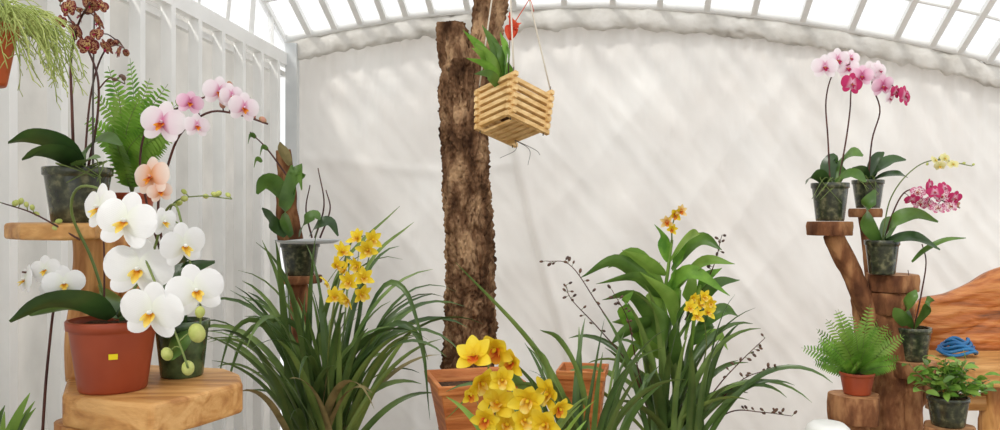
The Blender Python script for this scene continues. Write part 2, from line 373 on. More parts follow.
# ------------------------------------------------------------ ROOM
arch_pts=[(-1.06,2.155),(-0.65,2.235),(-.25,2.29),(.5,2.325),(1.25,2.275),(2.0,2.15),(2.5,2.025),(3.3,1.76),(4.0,1.45)]
AC=cat([Vector((x,0,z)) for x,z in arch_pts],80)
def archz(x):
    for a,b in zip(AC,AC[1:]):
        if a.x<=x<=b.x: return a.z+(b.z-a.z)*(x-a.x)/(b.x-a.x+1e-9)
    return AC[0].z if x<AC[0].x else AC[-1].z
mb=MB(); mb.add([(-3,-1.5,0),(4.2,-1.5,0),(4.2,4.3,0),(-3,4.3,0)],[(0,1,2,3)],'floor'); mb.build('floor',origin=(0,1.5,0),smooth=False)
def sst(t): t=max(0,min(1,t)); return t*t*(3-2*t)
def wally(x,z):
    y=4.0
    y+=0.03*noise.noise(Vector((x*1.1,z*0.7,3)))
    a=math.radians(50); u=x*math.sin(a)+z*math.cos(a); v=x*math.cos(a)-z*math.sin(a)
    y+=0.026*(abs(noise.noise(Vector((u*4.5,v*0.5,7))))-.3)*min(1,max(0,(x-0.3)*1.5))
    y+=0.010*abs(noise.noise(Vector((u*11,v*1.2,27))))
    a=math.radians(125); u=x*math.sin(a)+z*math.cos(a); v=x*math.cos(a)-z*math.sin(a)
    y+=0.020*abs(noise.noise(Vector((u*4,v*0.6,17))))
    y+=0.008*noise.noise(Vector((x*9,z*1.0,1)))
    y+=0.003*noise.noise(Vector((x*20+z*8,z*9,11)))
    top=archz(x)-z
    y+=0.014*math.exp(-top*3.0)*noise.noise(Vector((x*24,z*3,5)))*2
    sx=0.02+0.30*((1.95-z)/1.3)**1.3 if z<1.95 else 0.02   # overlap seam
    y+=0.03*sst((sx-x)/0.03+0.3)
    y-=0.014*math.exp(-((x-sx-.02)/0.025)**2)
    if x<sx: y-=0.008*math.exp(-((z-1.55-0.03*math.sin(x*5))/0.03)**2)
    y-=0.009*math.exp(-((x+0.42+.02*math.sin(z*4))/0.03)**2)
    return y
NX,NZ=460,200; vs=[];fs=[];
for i in range(NX+1):
    x=-1.07+4.9*i/NX
    az=archz(x)
    for j in range(NZ+1):
        z=az*j/NZ; vs.append((x,wally(x,z),z))
for i in range(NX):
    for j in range(NZ):
        a=i*(NZ+1)+j; fs.append((a,a+NZ+1,a+NZ+2,a+1))
mb=MB(); mb.add(vs,fs,'tarp'); mb.build('wall_back',origin=(1.3,4,0))
# gathered hem round the arch tube
mb=MB(); vs=[];fs=[];S=14;K=420
for i in range(K+1):
    x=-1.05+4.85*i/K; z=archz(x)
    for j in range(S):
        a=2*math.pi*j/S
        rr=0.042+0.018*noise.noise(Vector((x*9,math.cos(a)*1.2,math.sin(a)*1.2)))+0.013*noise.noise(Vector((x*28,math.cos(a)*2,math.sin(a)*2)))
        vs.append((x,3.945+math.cos(a)*rr*0.6,z-0.05+math.sin(a)*rr*1.3))
for i in range(K):
    for j in range(S):
        k=(j+1)%S; fs.append((i*S+j,i*S+k,(i+1)*S+k,(i+1)*S+j))
mb.add(vs,fs,'hem')
tube(mb,[Vector((p.x,3.93,p.z+0.012)) for p in AC],0.022,'frame',seg=10)
mb.build('trim_1')
# roof
def up_arch(p):  # raised rib one bay nearer
    px=500+p.x*200; py=215-(p.z-CAMZ)*200
    return W(px+(px-600)*0.25,py+(py-600)*0.25,3.0)
A1=[Vector((p.x,3.96,p.z)) for p in AC]; A2=[up_arch(p) for p in AC]; A3=[Vector((p.x,-0.8,p.z)) for p in A2]
mb=MB(); n=len(A1)
mb.add(A1+A2+A3,[(i,i+1,n+i+1,n+i) for i in range(n-1)]+[(n+i,n+i+1,2*n+i+1,2*n+i) for i in range(n-1)],'roof')
off=Vector((0,0,0.03)); mb.v=[(v[0],v[1],v[2]+0.03) for v in mb.v]
lw=lambda s,z:Vector((-1.05-0.0925*s,4-s,z))
mb.add([lw(0,2.08),lw(1,2.08),lw(4.6,2.08),Vector(A3[0])+off,Vector(A2[0])+off,Vector(A1[0])+off],[(0,1,4,5),(1,2,3,4)],'roof')
mb.build('ceiling',smooth=False)
mb=MB()
def atx(A,k): 
    i=int(k); f=k-i; return A[i].lerp(A[min(i+1,len(A)-1)],f)
nb=26
for b in range(nb+1):
    k=b*(len(A1)-1)/nb
    p,q,r_=atx(A1,k),atx(A2,k),atx(A3,k)
    bar(mb,p,q,0.028,0.028,'frame')
    if b%2==0: bar(mb,q,r_,0.03,0.03,'frame')
tube(mb,A2,0.02,'frame',seg=8)
mid=[a.lerp(b,0.36) for a,b in zip(A1,A2)]; tube(mb,mid,0.009,'frame',seg=8)
for y in (1.2,-.4): tube(mb,[Vector((p.x,y,p.z)) for p in A2],0.018,'frame',seg=8)
for s in [0.0,0.25,0.5,0.75,1,1.5,2,2.5,3,3.5]:
    a=lw(s,2.08); t=min(1,s); bq=A1[0].lerp(A2[0],t) if s<=1 else Vector((A2[0].x,4-s,A2[0].z)); bar(mb,a,bq,0.025,0.025,'frame')
mb.build('trim_2',smooth=False)
# left wall
mb=MB(); vs=[];fs=[];NS,NZ=120,50
nn=Vector((-1,0.0925,0)).normalized()
for i in range(NS+1):
    for j in range(NZ+1):
        s=4.6*i/NS; z=2.08*j/NZ; p=lw(s,z)+nn*(0.085+0.02*noise.noise(Vector((s*4,z*1.2,2)))+.01*noise.noise(Vector((s*10,z*5,6)))); vs.append(p)
for i in range(NS):
    for j in range(NZ):
        a=i*(NZ+1)+j; fs.append((a,a+1,a+NZ+2,a+NZ+1))
mb.add(vs,fs,'panel'); mb.build('wall_left')
mb=MB()
for i in range(1,23):
    s=0.2*i; bar(mb,lw(s,0.02),lw(s,2.06),0.03,0.04,'frame',up=(1,-0.09,0))
bar(mb,lw(0,2.06),lw(4.6,2.06),0.04,0.06,'frame')
bar(mb,lw(0,2.0)+nn*.03,lw(4.6,2.0)+nn*.03,0.025,0.025,'frame')
bar(mb,lw(0,0.1),lw(4.6,0.1),0.04,0.06,'frame')
mb.build('trim_3',smooth=False)
mb=MB(); bar(mb,Vector((-1.02,3.93,0.0)),Vector((-1.02,3.93,2.14)),0.055,0.055,'framegrey',up=(0,1,0)); mb.build('trim_4',smooth=False)
# ------------------------------------------------------------ TREE
mb=MB()
def bark(p,a,t):
    wz=p.z+0.06*noise.noise(Vector((math.cos(a)*3,math.sin(a)*3,p.z*6)))
    wa=a+.35*noise.noise(Vector((math.cos(a)*2,math.sin(a)*2,p.z*9)))
    q=Vector((math.cos(wa)*2.8,math.sin(wa)*2.8,wz*9))
    dd=noise.voronoi(q)[0]; cr=min(1,(dd[1]-dd[0])*3)
    q2=Vector((math.cos(wa)*6.5,math.sin(wa)*6.5,wz*26)); d2=noise.voronoi(q2)[0]; c2=min(1,(d2[1]-d2[0])*2.5)
    fu=1-abs(noise.noise(Vector((math.cos(wa)*4.5,math.sin(wa)*4.5,p.z*5))))*2
    return 0.13*cr+0.10*c2+.07*fu+0.08*noise.noise(q*0.5)+0.10*noise.noise(Vector((math.cos(a)*16,math.sin(a)*16,p.z*70)))+0.14*noise.noise(Vector((math.cos(a),math.sin(a),p.z*3.5)))-0.18
T=[Vector((W(468,0,2.9).x,2.9,0)),W(468,420,2.9),W(470,340,2.9),W(471,270,2.9),W(467,200,2.9),W(464,150,2.9),W(461,100,2.9),W(462,62,2.9)]
PT=cat(T,460); tube(mb,PT,lambda t:0.098-0.022*t,'bark',seg=130,disp=bark)
P=cat([W(462,80,2.9),W(455,50,2.9),W(452,30,2.9),W(452,24,2.9)],60); tube(mb,P,lambda t:0.066-0.014*t,'bark',seg=70,disp=bark)
P=cat([W(470,110,2.9),W(478,70,2.9),W(486,40,2.9),W(491,5,2.9),W(496,-40,2.85),W(505,-95,2.8),W(512,-120,2.8)],160); tube(mb,P,lambda t:0.062-0.012*t,'bark',seg=70,disp=bark)
mb.build('tree_trunk')
# ------------------------------------------------------------ HANGING BASKET
bc=W(513,112,2.25)
rot=Matrix.Rotation(math.radians(4),3,'Y')@Matrix.Rotation(math.radians(-20),3,'X')@Matrix.Rotation(math.radians(41),3,'Z')
mb=MB()
lay=6
for k in range(lay):
    z=-0.056+0.0215*k; hs=0.064+0.0012*k
    for sg in(-1,1):
        box(mb,bc+rot@Vector((0,sg*hs,z)),(hs+0.015,0.0065,0.0065),'slat',rot)
        box(mb,bc+rot@Vector((sg*hs,0,z+0.0107)),(0.0065,hs+0.015,0.0065),'slat',rot)
for q in(-0.045,-0.022,0,0.022,0.045): box(mb,bc+rot@Vector((q,0,-0.06)),(0.0065,0.062,0.004),'slat',rot)
for sx in(-1,1):
    for sy in(-1,1):
        tube(mb,[bc+rot@Vector((sx*0.062,sy*0.062,-0.07)),bc+rot@Vector((sx*0.072,sy*0.072,0.085))],0.0018,'wire',seg=6)
ob=mb.build('hanging_slat_basket',smooth=False,bevel=0.002); par=ob
mb=MB(); hook=W(506,-100,2.3)
for sx in(-1,1):
    for sy in(-1,1): tube(mb,cat([bc+rot@Vector((sx*0.071,sy*0.071,0.08)),hook],6),0.0022,'cord',seg=6)
tube(mb,[hook,hook+Vector((0,0,0.5))],0.0022,'wire',seg=6)
mb.build('suspension_cords',parent=par)
mb=MB()
for k in range(14): ball(mb,bc+rot@Vector((R(-.035,.035),R(-.035,.035),R(-0.02,0.04))),R(0.016,0.026),'soil',el=0.8)
bl=(504,92,2.25)
for tip,wd,tw in (((463,30),0.036,0.9),((472,48),0.036,1.2),((482,25),0.034,1.0),((492,40),0.034,1.3),((466,58),0.03,0.8),((500,32),0.03,1.4),((508,45),0.028,1.3),((474,74),0.03,1.0),((470,40),.03,1.1)):
    mx=(bl[0]*0.45+tip[0]*0.55+R(2,6)); my=(bl[1]+tip[1])/2-8
    L3(mb,[bl,(mx,my,2.22+R(-.04,.04)),(tip[0],tip[1],2.2+R(-.05,.05))],wd,random.choice(['leaf','leafl','fern']),twist=tw,prof='lance',fold=0.15)
P=stem(mb,[(508,90,2.25),(509,60,2.25),(510,38,2.25)],0.002,'stemd')
for a in range(7): L3(mb,[(510,40,2.25),(512+R(-5,5),28,2.25+R(-.01,.01)),(512+R(-7,10),18+R(-6,10),2.25+R(-.02,.02))],0.018,'red',twist=1.2,prof='ellip')
stem(mb,[(515,22,2.25),(524,8,2.25),(530,0,2.24),(534,12,2.23)],0.0015,'red')
for e in ((540,155,2.2),(500,158,2.25),(528,165,2.2)): stem(mb,[(515,140,2.25),((515+e[0])/2+8,150,2.22),e],0.001,'wire')
mb.build('basket_plant',parent=par)
# ------------------------------------------------------------ LEFT STAND
base=empty('tiered_log_plant_stand',Vector((W(120,0,1.5).x,1.5,0)))
ZT=0.983
mb=MB()
pl=[(62,1.42),(105,1.37),(152,1.34),(200,1.42),(243,1.52),(240,1.6),(225,1.66),(150,1.7),(70,1.66)]
pl=[((p-500)*d/800,d) for p,d in pl]
plank(mb,pl,ZT-0.06,ZT,'wood'); mb.build('lower_slab',parent=base,smooth=False,bevel=0.008)
mb=MB()
tube(mb,[Vector((W(108,0,1.5).x,1.5,z*0.02)) for z in range(0,47)],0.085,'woodv',seg=32,disp=lambda p,a,t:0.1*noise.noise(Vector((math.cos(a)*1.5,math.sin(a)*1.5,p.z*2)))+0.03*noise.noise(Vector((math.cos(a)*6,math.sin(a)*6,p.z*4))))
mb.build('stump_leg',parent=base)
mb=MB(); xx=W(97,0,1.6).x
tube(mb,[Vector((xx-0.012*math.sin(i*0.25),1.6,ZT+i*0.0146)) for i in range(0,20)],lambda t:0.044+0.012*abs(t-0.5)*2,'woodv',seg=28,disp=lambda p,a,t:0.14*noise.noise(Vector((math.cos(a)*1.5,math.sin(a)*1.5,p.z*5))))
mb.build('riser_post',parent=base)
mb=MB(); pl=[(4,1.5),(20,1.43),(60,1.40),(95,1.44),(106,1.53),(104,1.62),(90,1.68),(40,1.66),(8,1.6)]
plank(mb,[((p-500)*d/800,d) for p,d in pl],1.255,1.285,'wood'); mb.build('upper_slab',parent=base,smooth=False,bevel=0.006)
mb=MB(); xf=W(132,0,1.64).x; log(mb,(xf,1.64,ZT),(xf,1.64,1.27),0.03,'woodv'); mb.build('thin_post',parent=base)
# --- spotted orchid
mb=MB(); c=Vector((W(78,0,1.52).x,1.52,1.286)); pot(mb,c,0.058,0.046,0.104,'clearpot')
L3(mb,[(82,168,1.52),(60,145,1.48),(30,137,1.45),(8,143,1.42)],0.045,'leafd',twist=0.7,prof='ellip')
L3(mb,[(80,168,1.52),(62,155,1.45),(40,152,1.4),(22,160,1.38)],0.04,'leafd',twist=0.6,prof='ellip')
L3(mb,[(80,168,1.52),(90,148,1.52),(105,138,1.5),(122,145,1.48)],0.04,'leaf',twist=0.7,prof='ellip')
L3(mb,[(78,168,1.52),(70,158,1.6),(55,150,1.66)],0.04,'leafd',twist=0.4,prof='ellip')
L3(mb,[(78,168,1.5),(85,160,1.42),(100,158,1.38)],0.036,'leaf',twist=0.4,prof='ellip')
for k in range(6): stem(mb,[(78+R(-10,10),170,1.5),(78+R(-30,30),162+R(-6,2),1.46),(78+R(-38,38),176+R(0,12),1.45)],0.0016,'stemg')
P1=stem(mb,[(74,168,1.52),(72,110,1.5),(71,60,1.5),(78,25,1.48),(90,2,1.46)],0.003,'stemd')
P2=stem(mb,[(88,168,1.52),(97,120,1.52),(98,80,1.5),(88,50,1.5),(72,22,1.5),(60,5,1.5)],0.0026,'stemd')
P3=stem(mb,[(84,168,1.54),(90,100,1.55),(100,60,1.52),(115,40,1.5),(124,48,1.48)],0.0022,'stemd')
P4=stem(mb,[(98,90,1.5),(110,78,1.48),(125,84,1.46)],0.0015,'stemd')
stem(mb,[(93,168,1.5),(93,90,1.5),(95,-15,1.5)],0.0022,'wire')
for x,y,s in ((68,8,20),(90,4,22),(98,22,20),(75,32,22),(88,46,20),(106,48,18),(100,6,16),(60,22,14),(118,52,14),(80,16,18),(96,34,16)):
    cc=W(x,y,R(1.44,1.5)); phal(mb,cc,s*1.5/800,'pspot','lipm',rface(R(-50,50),-10,0.5)); pedicel(mb,P1+P2+P3,cc,m='stemd')
buds(mb,P3,[0.75,0.85,0.93,1],0.006,'pspot'); buds(mb,P2,[0.9,1],0.006,'pspot'); buds(mb,P1,[.85,.95],0.006,'pspot'); buds(mb,P4,[0.5,.7,0.9,1],0.004,'buddk')
mb.build('spotted_orchid_in_clear_pot')
# --- fern pot
mb=MB(); c=Vector((W(132,0,1.64).x,1.64,1.27)); pot(mb,c,0.042,0.032,0.075,'brownpot')
b=c+Vector((0,0,0.07))
for (tx,ty,d) in ((108,66,1.6),(130,58,1.7),(150,78,1.62),(168,84,1.6),(118,88,1.55),(182,100,1.6),(140,95,1.5),(94,92,1.65),(176,128,1.55),(112,125,1.5),(155,110,1.7),(86,118,1.6),(188,118,1.66),(125,105,1.6),(145,130,1.5),(165,145,1.58)):
    e=W(tx,ty,d); m_=(b*0.5+e*0.5)+Vector((-(e.x-b.x)*0.25,0,0.02)); fern_frond(mb,cat([b,m_,e],14),0.055,random.choice(['fern','fern','leafl']),pairs=20,twist=R(-.5,.5))
mb.build('potted_fern')
# --- white orchid
mb=MB(); pc=Vector((W(113,0,1.46).x,1.46,ZT)); pot(mb,pc,0.074,0.058,0.128,'brownpot')
tv=[]
for zz in(0.064,0.074):
    for aa in(-70,-66,-62,-58):
        a=math.radians(aa); rr=0.0655+(zz-0.05)*0.125+0.0022; tv.append((pc.x+rr*math.cos(a),pc.y+rr*math.sin(a),pc.z+zz))
mb.add(tv,[(0,1,5,4),(1,2,6,5),(2,3,7,6)],'tag')
L3(mb,[(112,318,1.44),(85,303,1.38),(45,303,1.34),(10,322,1.32)],0.05,'leafd',twist=0.75,prof='ellip')
L3(mb,[(112,318,1.46),(90,310,1.42),(60,308,1.4),(30,316,1.42)],0.045,'leaf',twist=0.5,prof='ellip')
L3(mb,[(118,318,1.46),(150,296,1.48),(185,272,1.5),(215,262,1.5)],0.05,'leafd',twist=0.9,prof='ellip')
L3(mb,[(112,318,1.46),(110,298,1.5),(100,285,1.58)],0.05,'leaf',twist=0.5,prof='ellip')
L3(mb,[(118,318,1.44),(140,312,1.38),(158,322,1.34)],0.045,'leafd',twist=0.5,prof='ellip')
P1=stem(mb,[(110,316,1.46),(92,260,1.44),(72,215,1.4),(78,188,1.36),(105,192,1.33),(130,225,1.32),(150,270,1.3),(168,315,1.29),(180,345,1.28),(188,368,1.28)],0.0028,'stemg',40)
P2=stem(mb,[(118,316,1.46),(150,260,1.46),(164,215,1.42),(175,205,1.38),(182,225,1.35),(190,262,1.33),(200,300,1.32),(200,332,1.32)],0.0026,'stemg',36)
P5=stem(mb,[(165,225,1.44),(175,202,1.42),(200,196,1.4),(232,199,1.38)],0.0016)
P6=stem(mb,[(80,240,1.42),(55,225,1.4),(30,212,1.38),(2,203,1.36)],0.0018,'stemd')
stem(mb,[(104,318,1.44),(104,250,1.42),(100,185,1.38)],0.002,'stemd')
for x,y,s,yw,pt,dd in ((99,208,48,-30,0,1.30),(125,222,58,-5,5,1.27),(138,270,62,10,0,1.30),(151,313,58,0,-8,1.27),(184,246,46,50,-5,1.31),(196,291,52,28,0,1.29),(164,222,28,60,0,1.31)):
    cc=W(x,y,dd); phal(mb,cc,s*1.3/800*1.06,'pwhite','lipy',rface(yw,pt,0.08)); pedicel(mb,P1+P2,cc)
for x,y,r in ((197,333,.013),(188,368,.010),(167,354,.009),(200,312,.008)):
    cc=W(x,y,1.29); ball(mb,cc,r,'budg',ax=(R(-.3,.3),-.3,1),el=1.25,seg=14,ri=10); pedicel(mb,P1+P2,cc)
buds(mb,P5,[.3,.45,.55,.7,.82,.9,1],0.0055); buds(mb,P6,[.25,.4,.5,.62,.72,.82,.9,1],0.005)
mb.build('potted_white_moth_orchid')
# --- blush orchid in green pot
mb=MB(); c=Vector((W(182,0,1.58).x,1.58,ZT)); pot(mb,c,0.05,0.04,0.11,'greenpot')
P1=stem(mb,[(180,326,1.58),(168,270,1.56),(158,210,1.5),(168,165,1.46),(182,132,1.42),(210,112,1.4),(240,115,1.4),(268,124,1.4)],0.0028,'stemd',36)
P2=stem(mb,[(184,326,1.58),(160,250,1.54),(146,200,1.46),(140,160,1.44),(150,125,1.42),(185,105,1.42),(225,92,1.42),(250,98,1.42)],0.0025,'stemd',36)
for x,y,s,mm,yw in ((162,123,46,'pblush',0),(197,126,26,'pblush',40),(190,103,26,'ppink',20),(219,92,32,'pblush',40),(244,108,32,'pblush',50),(232,96,26,'pblush',50),(151,177,42,'ppeach',-20),(160,192,24,'ppeach',40)):
    cc=W(x,y,1.38); phal(mb,cc,s*1.38/800,mm,'lipo',rface(yw,0,0.15)); pedicel(mb,P1+P2,cc,m='stemd')
buds(mb,P1,[.8,.88,.94,.97,1],0.006,'budp'); buds(mb,P2,[.9,.96],0.006,'budp')
L3(mb,[(182,326,1.58),(172,295,1.56),(182,262,1.52),(196,250,1.5)],0.05,'leafd',twist=1.2,prof='ellip')
L3(mb,[(182,326,1.58),(165,318,1.5),(150,325,1.46)],0.045,'leaf',twist=.6,prof='ellip')
L3(mb,[(182,326,1.56),(178,345,1.47),(172,360,1.44)],0.045,'leaf',twist=.3,prof='ellip',side=(1,0,0))
mb.build('potted_blush_moth_orchid')
# --- small white orchid on its own stump
mb=MB(); c=Vector((W(45,0,1.48).x-0.02,1.48,0.74)); pot(mb,c,0.05,0.04,0.10,'clearpot')
P1=stem(mb,[(42,440,1.48),(46,380,1.47),(52,320,1.45),(55,295,1.42),(42,275,1.4),(22,272,1.38)],0.0028,'stemd')
for x,y,s,yw in ((25,280,32,-40),(45,270,30,-10),(64,284,38,20),(52,290,26,0)):
    cc=W(x,y,1.38); phal(mb,cc,s*1.38/800,'pwhite','lipy',rface(yw,0,0.2)); pedicel(mb,P1,cc)
for a in range(5):
    an=a*1.3; L=[c+Vector((0,0,.1)),c+Vector((math.cos(an)*.06,math.sin(an)*.06,.13)),c+Vector((math.cos(an)*.12,math.sin(an)*.1,.10))]; leaf(mb,L,0.05,'leaf',twist=.3,prof='ellip')
mb.build('potted_small_white_orchid')
mb=MB(); log(mb,(c.x,c.y,0),(c.x,c.y,0.73),0.06); cookie(mb,(c.x,c.y,0.7395),0.066,0.02,seed=4); mb.build('log_stump')
# --- hanging pot top-left
mb=MB(); hc=Vector((W(-22,0,1.3).x,1.3,CAMZ+(215-85)/800*1.3)); pot(mb,hc,0.056,0.041,0.098,'orangepot')
for a in(0,2.1,4.2): tube(mb,[hc+Vector((0.055*math.cos(a),0.055*math.sin(a),0.094)),hc+Vector((0,0,0.45))],0.0012,'wire',seg=5)
tube(mb,[hc+Vector((0,0,0.45)),Vector((hc.x,hc.y,2.5))],0.0012,'wire',seg=5)
for k in range(170):
    a=R(-1.9,1.5); o=R(0.0,0.05); p=hc+Vector((math.cos(a)*o,math.sin(a)*o,0.092)); d=Vector((math.cos(a)*R(.3,1.2),math.sin(a)*R(.3,1),R(0.5,1.6))).normalized(); P=[p]; n=R(7,16)
    for q in range(int(n)):
        p=p+d*0.0125; P.append(p); d=(d+Vector((R(-.25,.3),R(-.25,.25),-0.22-R(0,.1)))).normalized()
        if q>2 and R(0,1)<0.8:
            dd=(d+Vector((R(-1,1),R(-1,1),R(-.4,.6)))).normalized(); tube(mb,[p,p+dd*0.007,p+dd*0.014+Vector((0,0,-.002))],0.0007,'feather',seg=4)
    tube(mb,P,0.0009,'feather',seg=4)
mb.build('hanging_rhipsalis_pot')
# ------------------------------------------------------------ staging bench (below frame)
mb=MB()
for k in range(6): box(mb,(0.045,1.745+k*0.184,0.235),(0.755,0.082,0.015),'wood')
for x in(-0.66,0.045,0.75):
    for y in(1.72,2.65): box(mb,(x,y,0.11),(0.03,0.03,0.11),'wood')
mb.build('low_staging_bench',smooth=False,bevel=0.004)
BZ=0.25
def bpot(mb,px,d,r,h,m='clearpot'):
    c=Vector((W(px,0,d).x,d,BZ)); pot(mb,c,r,r*0.8,h,m); return c+Vector((0,0,h-0.01))
# --- left cymbidium
mb=MB(); b=bpot(mb,322,2.55,0.12,0.27,'greenpot')
strap_clump(mb,b,66,(0.52,0.8),(60,86),0.025,['strap','strap','strap2'],droop=3.6,spread=0.07)
strap_clump(mb,b,30,(0.4,0.65),(50,78),0.025,['strap','strap2','strap2','dry'],droop=3.8,spread=0.07)
for l in ([(330,420,2.6),(325,330,2.55),(345,262,2.5),(400,206,2.45)],[(335,420,2.6),(345,330,2.55),(372,260,2.5),(414,222,2.45)],[(300,420,2.6),(285,330,2.6),(278,280,2.6),(262,240,2.6)],[(310,420,2.6),(300,330,2.5),(250,330,2.45),(222,400,2.4)],[(330,420,2.6),(385,330,2.5),(420,340,2.45),(430,420,2.4)],
 [(320,430,2.6),(268,330,2.5),(235,330,2.45),(216,385,2.4)],[(330,430,2.6),(375,300,2.55),(405,290,2.5),(428,360,2.45)]):
    L3(mb,l,0.022,random.choice(['strap','strap2']),twist=0.9,twist2=1.3,fold=0.3)
P1=stem(mb,[(330,430,2.5),(328,360,2.46),(335,300,2.38),(350,245,2.3),(362,236,2.28)],0.004,'stemg')
for x,y in ((358,238),(343,252),(368,250),(336,266),(357,266),(328,282),(350,282),(362,294),(334,297),(372,240),(348,300),(345,270),(364,278)):
    cc=W(x+R(-1,1),y,2.25+R(-.04,.04)); cymb(mb,cc,R(19,23)*2.3/800,'pyel','lipy',rface(R(-60,60),0,.6)); pedicel(mb,P1,cc)
mb.build('potted_yellow_cymbidium')
# --- mounted orchid on post
mb=MB(); px=W(300,0,3.1).x; zt=W(0,275,3.1).z
log(mb,(px,3.1,0),(px,3.1,zt-0.03),0.035); cookie(mb,(px,3.1,zt-.001),0.08,0.03,seed=2); mb.build('log_pedestal')
mb=MB(); c=Vector((px,3.1,zt)); pot(mb,c,0.072,0.055,0.125,'clearpot')
lathe(mb,(px+0.03,3.1,zt+0.125),[(0.02,0),(0.10,0.002),(0.125,0.012),(0.128,0.012),(0.10,-0.002),(0.02,-0.003)],'framegrey')
P=cat([W(290,240,3.1),W(287,210,3.1),W(286,180,3.1),W(283,150,3.1)],40); tube(mb,P,lambda t:.05-.022*t,'bark2',seg=24,disp=lambda p,a,t:-.45*abs(math.sin(a))+.25*noise.noise(Vector((math.cos(a)*2,math.sin(a)*2,p.z*14))))
for l,w,tw in (([(292,236,3.05),(285,215,3),(290,185,3),(292,165,3)],.06,1.3),([(286,200,3.02),(275,185,3),(265,182,2.98),(257,194,2.98)],.07,1.0),([(290,200,3.02),(296,180,3),(300,170,3),(302,190,2.95)],.06,1.2),([(286,236,3.05),(275,225,3),(268,215,3),(262,208,3)],.05,1.1),([(310,236,3.05),(318,225,3),(330,222,3),(338,236,3)],.05,.9),([(300,236,3.05),(305,222,3),(315,215,3),(320,220,3)],.05,1)):
    L3(mb,l,w,random.choice(['leaf','leafd','leaf']),twist=tw,prof='ellip')
L3(mb,[(290,165,3.05),(285,155,3.05),(281,148,3.05),(280,142,3.05)],.045,'dry',twist=1.2,prof='ellip')
for l in ([(315,238,3.1),(324,205,3.1),(318,168,3.08)],[(312,238,3.1),(306,210,3.1),(310,185,3.08)],[(290,180,3.05),(268,150,3.05),(250,132,3.05)],[(320,238,3.1),(330,210,3.1),(326,190,3.1)]): stem(mb,l,0.004,'stemd',r2=0.002)
for p in ((268,150),(256,138),(262,162)): L3(mb,[(p[0],p[1],3.05),(p[0]-5,p[1]-3,3.04),(p[0]-8,p[1]+6,3.03)],.02,'leaf',twist=1,prof='ellip')
mb.build('mounted_orchid_on_wood_slab')
# --- square wooden planters
def planter(px,d,hw,ytop,rz,seed):
    zt=W(0,ytop,d).z; x=W(px,0,d).x; h=0.2; rt=Matrix.Rotation(math.radians(rz),3,'Z')
    mb=MB(); c=Vector((x,d,zt-h)); th=.016
    def ring(q,z): return [c+rt@Vector((sx*q,sy*q,z)) for sx,sy in((-1,-1),(1,-1),(1,1),(-1,1))]
    L=[ring(hw*.72,0),ring(hw*.97,h*.86),ring(hw*1.05,h*.865),ring(hw*1.08,h),ring(hw*.96,h),ring(hw*.86,h*.82)]
    vs=[p for r_ in L for p in r_]; fs=[(3,2,1,0)]
    for k in range(len(L)-1):
        for j in range(4): fs.append((k*4+j,k*4+(j+1)%4,(k+1)*4+(j+1)%4,(k+1)*4+j))
    mb.add(vs,fs,'planter'); mb.add(L[-1],[(0,1,2,3)],'soil')
    mb.build('wooden_planter_box',smooth=False,bevel=.004)
    mb=MB(); log(mb,(x,d,BZ),(x,d,zt-h-.025),hw*.55); cookie(mb,(x,d,zt-h-.001),hw*.7,.03,seed=seed); mb.build('log_stump')
planter(474,2.45,0.125,376,14,5)
planter(583,2.5,0.07,367,-12,6)
# --- foreground yellow orchid
mb=MB(); b=bpot(mb,515,1.95,0.1,0.25,'brownpot')
P1=stem(mb,[(512,480,1.95),(500,430,1.93),(490,390,1.92),(488,345,1.92)],0.0035)
P2=stem(mb,[(516,480,1.95),(525,440,1.92),(540,405,1.9),(548,385,1.9)],0.0035)
for x,y,s in ((474,357,36),(496,349,38),(512,362,30),(481,382,35),(470,395,20),(497,404,36),(528,400,34),(549,394,36),(506,425,34),(545,424,34),(524,420,30),(559,408,24),(486,419,28),(502,380,26)):
    cc=W(x,y,1.84+R(-.05,.04)); cymb(mb,cc,s*1.1*1.86/800,'pyel','lipo' if R(0,1)<.25 else 'lipy',rface(R(-60,60),R(-20,25),.3),wid=0.78); pedicel(mb,P1+P2,cc,.0015)
strap_clump(mb,b,18,(0.32,0.46),(50,80),0.026,['strap','leafl','strap2'],droop=3.6,spread=.04)
mb.build('potted_golden_orchid')
# --- strap clump behind centre
mb=MB(); b=bpot(mb,592,2.25,0.1,0.25,'greenpot')
strap_clump(mb,b,24,(0.4,0.6),(60,84),0.026,['strap','strap','strap2'],droop=3.6,spread=.06)
for l in ([(580,440,2.3),(555,380,2.3),(520,330,2.28),(455,262,2.25)],[(585,440,2.3),(560,400,2.25),(545,360,2.2),(530,345,2.2)],[(590,440,2.3),(580,380,2.3),(560,340,2.3),(540,330,2.2)],[(580,440,2.3),(560,395,2.3),(490,385,2.2),(445,420,2.15)]): L3(mb,l,0.02,'strap2',twist=1,fold=.3)
mb.build('potted_strap_leaf_orchid')
